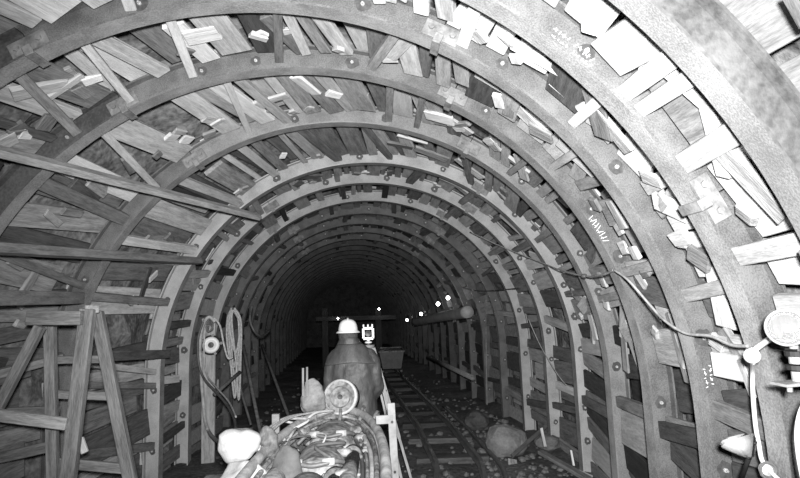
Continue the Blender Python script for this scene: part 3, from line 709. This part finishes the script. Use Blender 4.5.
# nose block with the peg, undercarriage, side step on the left
bm = BM(); box(bm, .5, .3, .28, Matrix.Translation((0, 1.02, .78)), .02); link('nose_block', bm, CLAYD, K)
bm = BM(); bar(bm, (-.35, .43, 1.0), (-.35, .43, 1.17), .045, .03, (0, -1, 0)); link('peg', bm, BRKT, K)
bm = BM(); box(bm, .5, 1.9, .24, Matrix.Translation((0, -.05, .2)), .01); link('undercarriage', bm, CLAYD, K)
for sx in (-1, 1):
    for sy in (-.7, .6):
        bm = BM(); lathe(bm, [(0, -.03), (.15, -.03), (.15, .03), (0, .03)], 20, aim((sx*.28, sy, .152), (1, 0, 0))); link('wheel', bm, RAILM, K, True)
bm = BM(); box(bm, .42, .9, .04, Matrix.Translation((-.53, -.15, .84)), .005); bar(bm, (-.42, -.15, .5), (-.6, -.15, .84), .05, .05); link('side_step', bm, CLAYD, K)
# perforated bracket on the right
Bk = thing('steel_bracket', 'pale perforated upright steel bracket right of the machine', 'bracket', atY(393, 478, 3.2)); o_ = Vector(Bk.location)
p1, p2 = atY(391, 403, 3.2)-o_, atY(396.5, 500, 3.2)-o_
bm = BM(); mw, L = frame(p1, p2, (0, -1, 0)); box(bm, L, .045, .012, mw, .002); p3 = p2.copy(); p3.z = -o_.z+.02; bar(bm, p2, p3, .045, .012, (0, -1, 0)); link('upright', bm, BRKT, Bk)
bm = BM(); bar(bm, atY(376, 420, 3.2)-o_, atY(393, 419, 3.2)-o_, .05, .014, (0, -1, 0), .002); link('arm', bm, BRKT, Bk)
for v in (422, 472):
    bm = BM(); u = 391+5.5*(v-403)/97; lathe(bm, [(0, 0), (.008, 0), (.008, .004), (0, .004)], 10, aim(atY(u, v, 3.19)-o_, (0, -1, 0))); link('bolt_hole', bm, BLACK, Bk)

# drum and sack on the nose
dc = atY(341, 397, 3.98); Dr = thing('hose_drum', 'round flanged drum standing on the machine nose before the person', 'drum', dc)
md = aim((0, 0, 0), (-.25, -1, .25))
bm = BM(); lathe(bm, [(0, .01), (.02, .012), (.1, .02), (.112, .025)], 32, md); link('face', bm, CLAY, Dr, True)
bm = BM(); lathe(bm, [(.108, .02), (.125, .03), (.128, .0), (.125, -.07), (.1, -.07)], 32, md); link('flange', bm, RIM, Dr, True)
bm = BM(); lathe(bm, [(0, .005), (.018, .016), (.018, .03), (0, .03)], 10, md); lathe(bm, [(.07, .016), (.075, .024), (.08, .018)], 28, md); link('hub', bm, CLAYD, Dr, True)
for i, (a, b) in enumerate((((303, 368), (303, 384)), ((307, 367), (307, 382)))):
    bm = BM(); tube(bm, [atY(*a, 3.85), atY(b[0], 396, 3.85)], .008, 8); tag(link('rod', bm, BRKT), ('left', 'right')[i]+' of two thin pale rods sticking up from the grey sack', 'rod', 'two pale rods at the sack')

# white bags and dark cloth at the left of the machine
def bag(loc, rx, ry, rz, seed, lab, m, rot=0, name='bag', amp=.22):
    bm = BM(); blob(bm, (0, 0, 0), rx, ry, rz, amp, 1.5, 4, seed)
    o = link(name, bm, m, smooth=True, loc=loc); o.rotation_euler = (0, rot, 0); return tag(o, lab, 'bag' if m is SACK else 'cloth')
def facet(loc, pts, m, lab, name, cat):
    bm = BM(); vs = [bm.verts.new(p) for p in pts]; bmesh.ops.convex_hull(bm, input=vs)
    bmesh.ops.bevel(bm, geom=bm.edges[:]+bm.verts[:], offset=.022, segments=3, affect='EDGES', profile=.5)
    bmesh.ops.triangulate(bm, faces=bm.faces[:]); bmesh.ops.subdivide_edges(bm, edges=bm.edges[:], cuts=3, use_grid_fill=True)
    bmesh.ops.smooth_vert(bm, verts=bm.verts[:], factor=.5, use_axis_x=True, use_axis_y=True, use_axis_z=True); sd = random.random()*9
    for v in bm.verts: 
        n_ = v.co.normalized(); v.co += n_*(.010*noise.noise(Vector((v.co.x*14, v.co.y*14, v.co.z*30+sd)))+.014*noise.noise(v.co*9+Vector((sd, 0, 0))))
    o = link(name, bm, m, smooth=True, loc=loc)
    return tag(o, lab, cat)
facet(atY(240, 443, 3.0), [(-.135, -.03, .02), (-.105, -.02, .075), (.01, -.03, .085), (.125, -.02, .045), (.12, -.02, -.02), (.03, -.06, -.085), (-.05, -.05, -.105), (-.11, -.03, -.055), (.06, .1, -.07), (-.08, .1, -.06), (-.02, -.1, .0), (.04, .1, .06), (-.08, .1, .06)],
      SACK, 'upper white wrapped bag left of the machine, hoses reaching it', 'bag', 'bag')
facet(atY(246, 478, 2.78), [(-.16, -.06, -.04), (-.1, .06, .08), (.02, -.04, .1), (.12, -.04, .06), (.17, .05, -.06), (.05, -.12, -.12), (-.12, -.1, -.12), (.1, .12, -.12), (-.14, .1, -.1)],
      SACK, 'lower white bag below the other at the bottom edge', 'bag', 'bag')
facet(atY(286, 465, 2.72), [(-.08, -.04, -.1), (-.07, 0, .06), (.0, -.03, .13), (.08, -.02, .06), (.09, 0, -.1), (0, .06, .05), (.02, -.08, -.04), (-.05, .06, -.1), (.05, .06, -.1)], CLOTH, 'dark grey cloth draped on the left edge of the machine', 'cloth', 'cloth')
facet(atY(268, 444, 3.05), [(-.07, -.04, -.1), (-.05, 0, .1), (.02, -.03, .12), (.07, -.02, .05), (.07, 0, -.1), (0, .06, .05), (.02, -.08, -.04)], CLAYD, 'dark lump of clay between the white bags and machine rim', 'clay_lump', 'lump')

facet(atY(313, 393, 3.92), [(-.09, -.05, -.13), (-.085, 0, .05), (-.05, -.03, .09), (.0, .02, .13), (.09, -.03, .05), (.1, 0, -.13), (0, .07, .05), (.02, -.09, -.06), (-.06, .07, -.13), (.06, .07, -.13)], SACKG, 'lumpy grey sack on the machine nose left of the drum', 'sack', 'sack')

# ------------------------------------------------------------------ surveyor
P = thing('person', 'person in white helmet and dark raincoat standing with back to us', 'person', (-.265, 4.8, 0))
def skin(name, nodes, edges, m, root, sub=2):
    me = bpy.data.meshes.new(name); names = list(nodes); idx = {n: i for i, n in enumerate(names)}
    me.from_pydata([nodes[n][0] for n in names], [(idx[a], idx[b]) for a, b in edges], [])
    o = bpy.data.objects.new(name, me); COL.objects.link(o); o.parent = P; me.materials.append(m)
    md = o.modifiers.new('Skin', 'SKIN'); md.use_smooth_shade = True
    for n in names:
        v = me.skin_vertices[0].data[idx[n]]; r = nodes[n][1]; v.radius = (r, r) if not isinstance(r, tuple) else r; v.use_root = (n == root)
    s = o.modifiers.new('Sub', 'SUBSURF'); s.levels = s.render_levels = sub
    return o
nd = {'pelvis': ((0, 0, .86), (.13, .1)), 'spine': ((0, 0, 1.05), (.12, .09)), 'chest': ((0, 0, 1.24), (.14, .1)), 'nb': ((0, .0, 1.4), .065), 'neck': ((-.02, .015, 1.47), .055), 'head': ((-.035, .03, 1.56), (.072, .085)), 'crown': ((-.035, .025, 1.635), (.06, .07)),
      'nose': ((-.035, .125, 1.545), .012), 'chin': ((-.035, .09, 1.485), .025)}
ed = [('pelvis', 'spine'), ('spine', 'chest'), ('chest', 'nb'), ('nb', 'neck'), ('neck', 'head'), ('head', 'crown'), ('head', 'nose'), ('head', 'chin')]
for e, nm in ((-1, 'L'), (1, 'R')):
    nd[nm+'ear'] = ((-.035+e*.082, .02, 1.55), .013); ed.append(('head', nm+'ear'))
    nd[nm+'sh'] = ((e*.15, 0, 1.37), .055); nd[nm+'el'] = ((e*.195, .04, 1.07), .043); nd[nm+'wr'] = ((e*.15, .24, 1.13), .028); nd[nm+'pa'] = ((e*.125, .31, 1.15), (.034, .018))
    ed += [('chest', nm+'sh'), (nm+'sh', nm+'el'), (nm+'el', nm+'wr'), (nm+'wr', nm+'pa')]
    for i, (dx, l) in enumerate(((-.03, .055), (-.01, .068), (.01, .064), (.03, .048))):
        a, b, c = nm+'f%da' % i, nm+'f%db' % i, nm+'f%dc' % i
        nd[a] = ((e*.125+dx, .345, 1.155), .0095); nd[b] = ((e*.125+dx*1.05, .345+l*.55, 1.15), .0085); nd[c] = ((e*.125+dx*1.05, .345+l*.85, 1.125), .0075)
        ed += [(nm+'pa', a), (a, b), (b, c)]
    nd[nm+'t1'] = ((e*.125-e*.045, .30, 1.155), .011); nd[nm+'t2'] = ((e*.125-e*.06, .335, 1.145), .009); ed += [(nm+'pa', nm+'t1'), (nm+'t1', nm+'t2')]
    nd[nm+'hip'] = ((e*.085, 0, .82), .085); nd[nm+'kn'] = ((e*.1, .015, .46), .058); nd[nm+'an'] = ((e*.1, -.01, .09), .04); nd[nm+'toe'] = ((e*.11, .13, .045), .036)
    ed += [('pelvis', nm+'hip'), (nm+'hip', nm+'kn'), (nm+'kn', nm+'an'), (nm+'an', nm+'toe')]
skin('body', nd, ed, SKIN, 'pelvis')
skin('trousers', {'p': ((0, 0, .86), (.15, .12)), 'a': ((-.09, 0, .78), .1), 'b': ((-.1, .015, .46), .078), 'c': ((-.1, -.005, .16), .068), 'd': ((.09, 0, .78), .1), 'e': ((.1, .015, .46), .078), 'f': ((.1, -.005, .16), .068)},
     [('p', 'a'), ('a', 'b'), ('b', 'c'), ('p', 'd'), ('d', 'e'), ('e', 'f')], CLOTH, 'p')
for e in (-1, 1):
    skin('boot', {'a': ((e*.1, -.01, .26), .066), 'b': ((e*.1, -.012, .09), .055), 'c': ((e*.1, -.03, .05), .05), 'd': ((e*.112, .15, .045), .046)}, [('a', 'b'), ('b', 'c'), ('b', 'd')], BLACK, 'b')
# raincoat: lofted torso with sleeves, fused and wrinkled
bm = BM(); rows = []
for z, a, b, cx, cy in ((.6, .24, .2, 0, 0), (.8, .225, .185, 0, 0), (1.0, .205, .16, 0, 0), (1.16, .195, .15, 0, 0), (1.30, .195, .142, -.005, 0), (1.39, .19, .125, -.005, 0), (1.45, .15, .105, -.01, 0), (1.49, .1, .09, -.02, .008), (1.535, .083, .09, -.03, .015), (1.55, .08, .09, -.032, .018)):
    rows.append([bm.verts.new((cx+a*math.copysign(abs(math.cos(t))**.85, math.cos(t)), cy+b*math.copysign(abs(math.sin(t))**.9, math.sin(t)), z)) for t in [2*math.pi*i/28 for i in range(28)]])
for A, B in zip(rows, rows[1:]):
    for j in range(28): bm.faces.new((A[j], A[(j+1) % 28], B[(j+1) % 28], B[j]))
bm.faces.new(rows[0][::-1]); bm.faces.new(rows[-1])
for e in (-1, 1): tube(bm, spline([(e*.12, 0, 1.4), (e*.165, .0, 1.33), (e*.19, .02, 1.16), (e*.195, .05, 1.06), (e*.175, .15, 1.07), (e*.15, .225, 1.12)], 4), [.07]*4+[.078]*8+[.07]*4+[.066]*5, 14)
co = link('raincoat', bm, COAT, P, True)
q = co.modifiers.new('r', 'REMESH'); q.mode = 'VOXEL'; q.voxel_size = .014; q.use_smooth_shade = True
q = co.modifiers.new('s', 'SMOOTH'); q.iterations = 4; q.factor = .5
tx = bpy.data.textures.new('folds', 'CLOUDS'); tx.noise_scale = .09; tx.noise_depth = 2
q = co.modifiers.new('d', 'DISPLACE'); q.texture = tx; q.strength = .03; q.mid_level = .45
bm = BM(); vs = []
for i in range(9):
    t = math.pi*(1.08+.84*i/8); vs.append((bm.verts.new((-.01+.13*math.cos(t)*.9, .0+.115*math.sin(t), 1.5)), bm.verts.new(((.25 if math.cos(t) > 0 else .285)*math.cos(t), .01+.185*math.sin(t), 1.33-.03*abs(math.cos(t))))))
for A, B in zip(vs, vs[1:]): bm.faces.new((A[0], A[1], B[1], B[0]))
cp = link('shoulder_cape', bm, COAT, P, True); q = cp.modifiers.new('t', 'SOLIDIFY'); q.thickness = .012; q = cp.modifiers.new('u', 'SUBSURF'); q.levels = q.render_levels = 2
# helmet, hair
H = Matrix.Translation((-.035, .02, 1.588)) @ Matrix.Rotation(R_(-3), 4, 'X')
bm = BM(); lathe(bm, [(0, .148), (.03, .146), (.06, .136), (.085, .115), (.1, .085), (.108, .045), (.11, .018), (.128, .006), (.138, -.004), (.136, -.009), (.122, -.002), (.104, .008), (.095, .05), (.06, .12), (0, .138)], 36, H @ Matrix.Scale(.8, 4), sy=1.14)
hm = link('helmet', bm, HELM, P, True)
bm = BM(); tube(bm, [H @ Vector((0, (-.115+.23*i/10)*.8, (.152-.55*(i/10-.5)**2*.55)*.8)) for i in range(11)], .01, 8); rd = link('helmet_ridge', bm, HELM, None, True); rd.parent = hm
bm = BM(); lathe(bm, [(.078, -.045), (.086, -.02), (.088, .01), (.08, .03)], 24, Matrix.Translation((-.035, .012, 1.56)), sy=1.02); link('hair', bm, HAIR, P, True)
for e in (-1, 1):
    bm = BM(); blob(bm, (-.035+e*.03, .108, 1.575), .012, .008, .008, 0, 1, 2); link('eye', bm, BLACK, P, True)

# ------------------------------------------------------------------ tripod and survey target
th = atY(368.5, 346, 5.3); Tp = thing('tripod', 'pale wooden survey tripod standing at the person\'s right', 'tripod', (th.x, th.y, slope(5.3)))
hl = Vector((0, 0, th.z)); o_ = Vector(Tp.location)
bm = BM(); lathe(bm, [(0, -.03), (.05, -.03), (.06, -.01), (.06, .012), (.02, .014), (0, .03)], 20, Matrix.Translation(hl)); link('tripod_head', bm, BRKT, Tp)
for f in (atY(416, 490, 5.15)-o_, atY(406.5, 497, 5.02)-o_, Vector((-.5, .75, 0))):
    f.z = .02; bm = BM(); sd = Vector((f.y, -f.x, 0)).normalized(); c = hl+Vector((f.x, f.y, 0)).normalized()*.05-Vector((0, 0, .02)); mid = c+(f-c)*.62
    for e in (-1, 1): bar(bm, c+sd*.028*e, mid+sd*.016*e, .02, .02, (0, -1, 0))
    for q in (.3, .58): bar(bm, c+(f-c)*q-sd*.026, c+(f-c)*q+sd*.026, .02, .016, (0, -1, 0))
    bar(bm, mid-(f-c)*.1, f, .024, .02, (0, -1, 0)); link('tripod_leg', bm, TRIPOD, Tp)
I = thing('survey_target', 'white square framed survey instrument on top of the tripod', 'survey instrument', (th.x, th.y, th.z+slope(5.3)+.03)); I.location = th+Vector((0, 0, .03))
bm = BM(); lathe(bm, [(0, 0), (.035, 0), (.035, .012), (.016, .02), (.016, .05), (0, .05)], 16); link('base', bm, WHITE, I)
bm = BM(); z0 = .045; W = .048; HH = .1
for e in (-1, 1): bar(bm, (e*W, 0, z0), (e*W, 0, z0+HH), .024, .024, (0, -1, 0), .002)
bar(bm, (-W, 0, z0), (W, 0, z0), .024, .024, (0, -1, 0)); bar(bm, (-W, 0, z0+HH), (W, 0, z0+HH), .024, .024, (0, -1, 0)); link('yoke_frame', bm, ALUM, I)
bm = BM(); lathe(bm, [(0, -.02), (.036, -.02), (.036, .02), (.03, .024), (0, .02)], 20, aim((0, 0, z0+HH/2), (0, -1, 0))); link('target_disc', bm, BLACK, I)
for x in (-.045, .0, .042):
    bm = BM(); lathe(bm, [(0, 0), (.011, 0), (.011, .025), (.005, .03), (0, .03)], 10, Matrix.Translation((x, 0, z0+HH+.012))); link('knob', bm, ALUM, I)

# ------------------------------------------------------------------ light: one hand-held flash above right of the camera
fl = bpy.data.lights.new('flash', 'SPOT'); fl.energy = 2350; fl.shadow_soft_size = .05; fl.spot_size = R_(101); fl.spot_blend = 1
fo = bpy.data.objects.new('flash', fl); COL.objects.link(fo); fo.location = (.03, -.12, 1.97); fo.rotation_euler = (ray(415, 268)).to_track_quat('-Z', 'Y').to_euler()
w = bpy.data.worlds.new('dark'); SC.world = w; w.use_nodes = True; w.node_tree.nodes['Background'].inputs[0].default_value = (1, 1, 1, 1); w.node_tree.nodes['Background'].inputs[1].default_value = .03
SC.view_settings.view_transform = 'Standard'; SC.view_settings.look = 'None'; SC.view_settings.gamma = 1; SC.view_settings.use_curve_mapping = False
SC.view_settings.exposure = 0
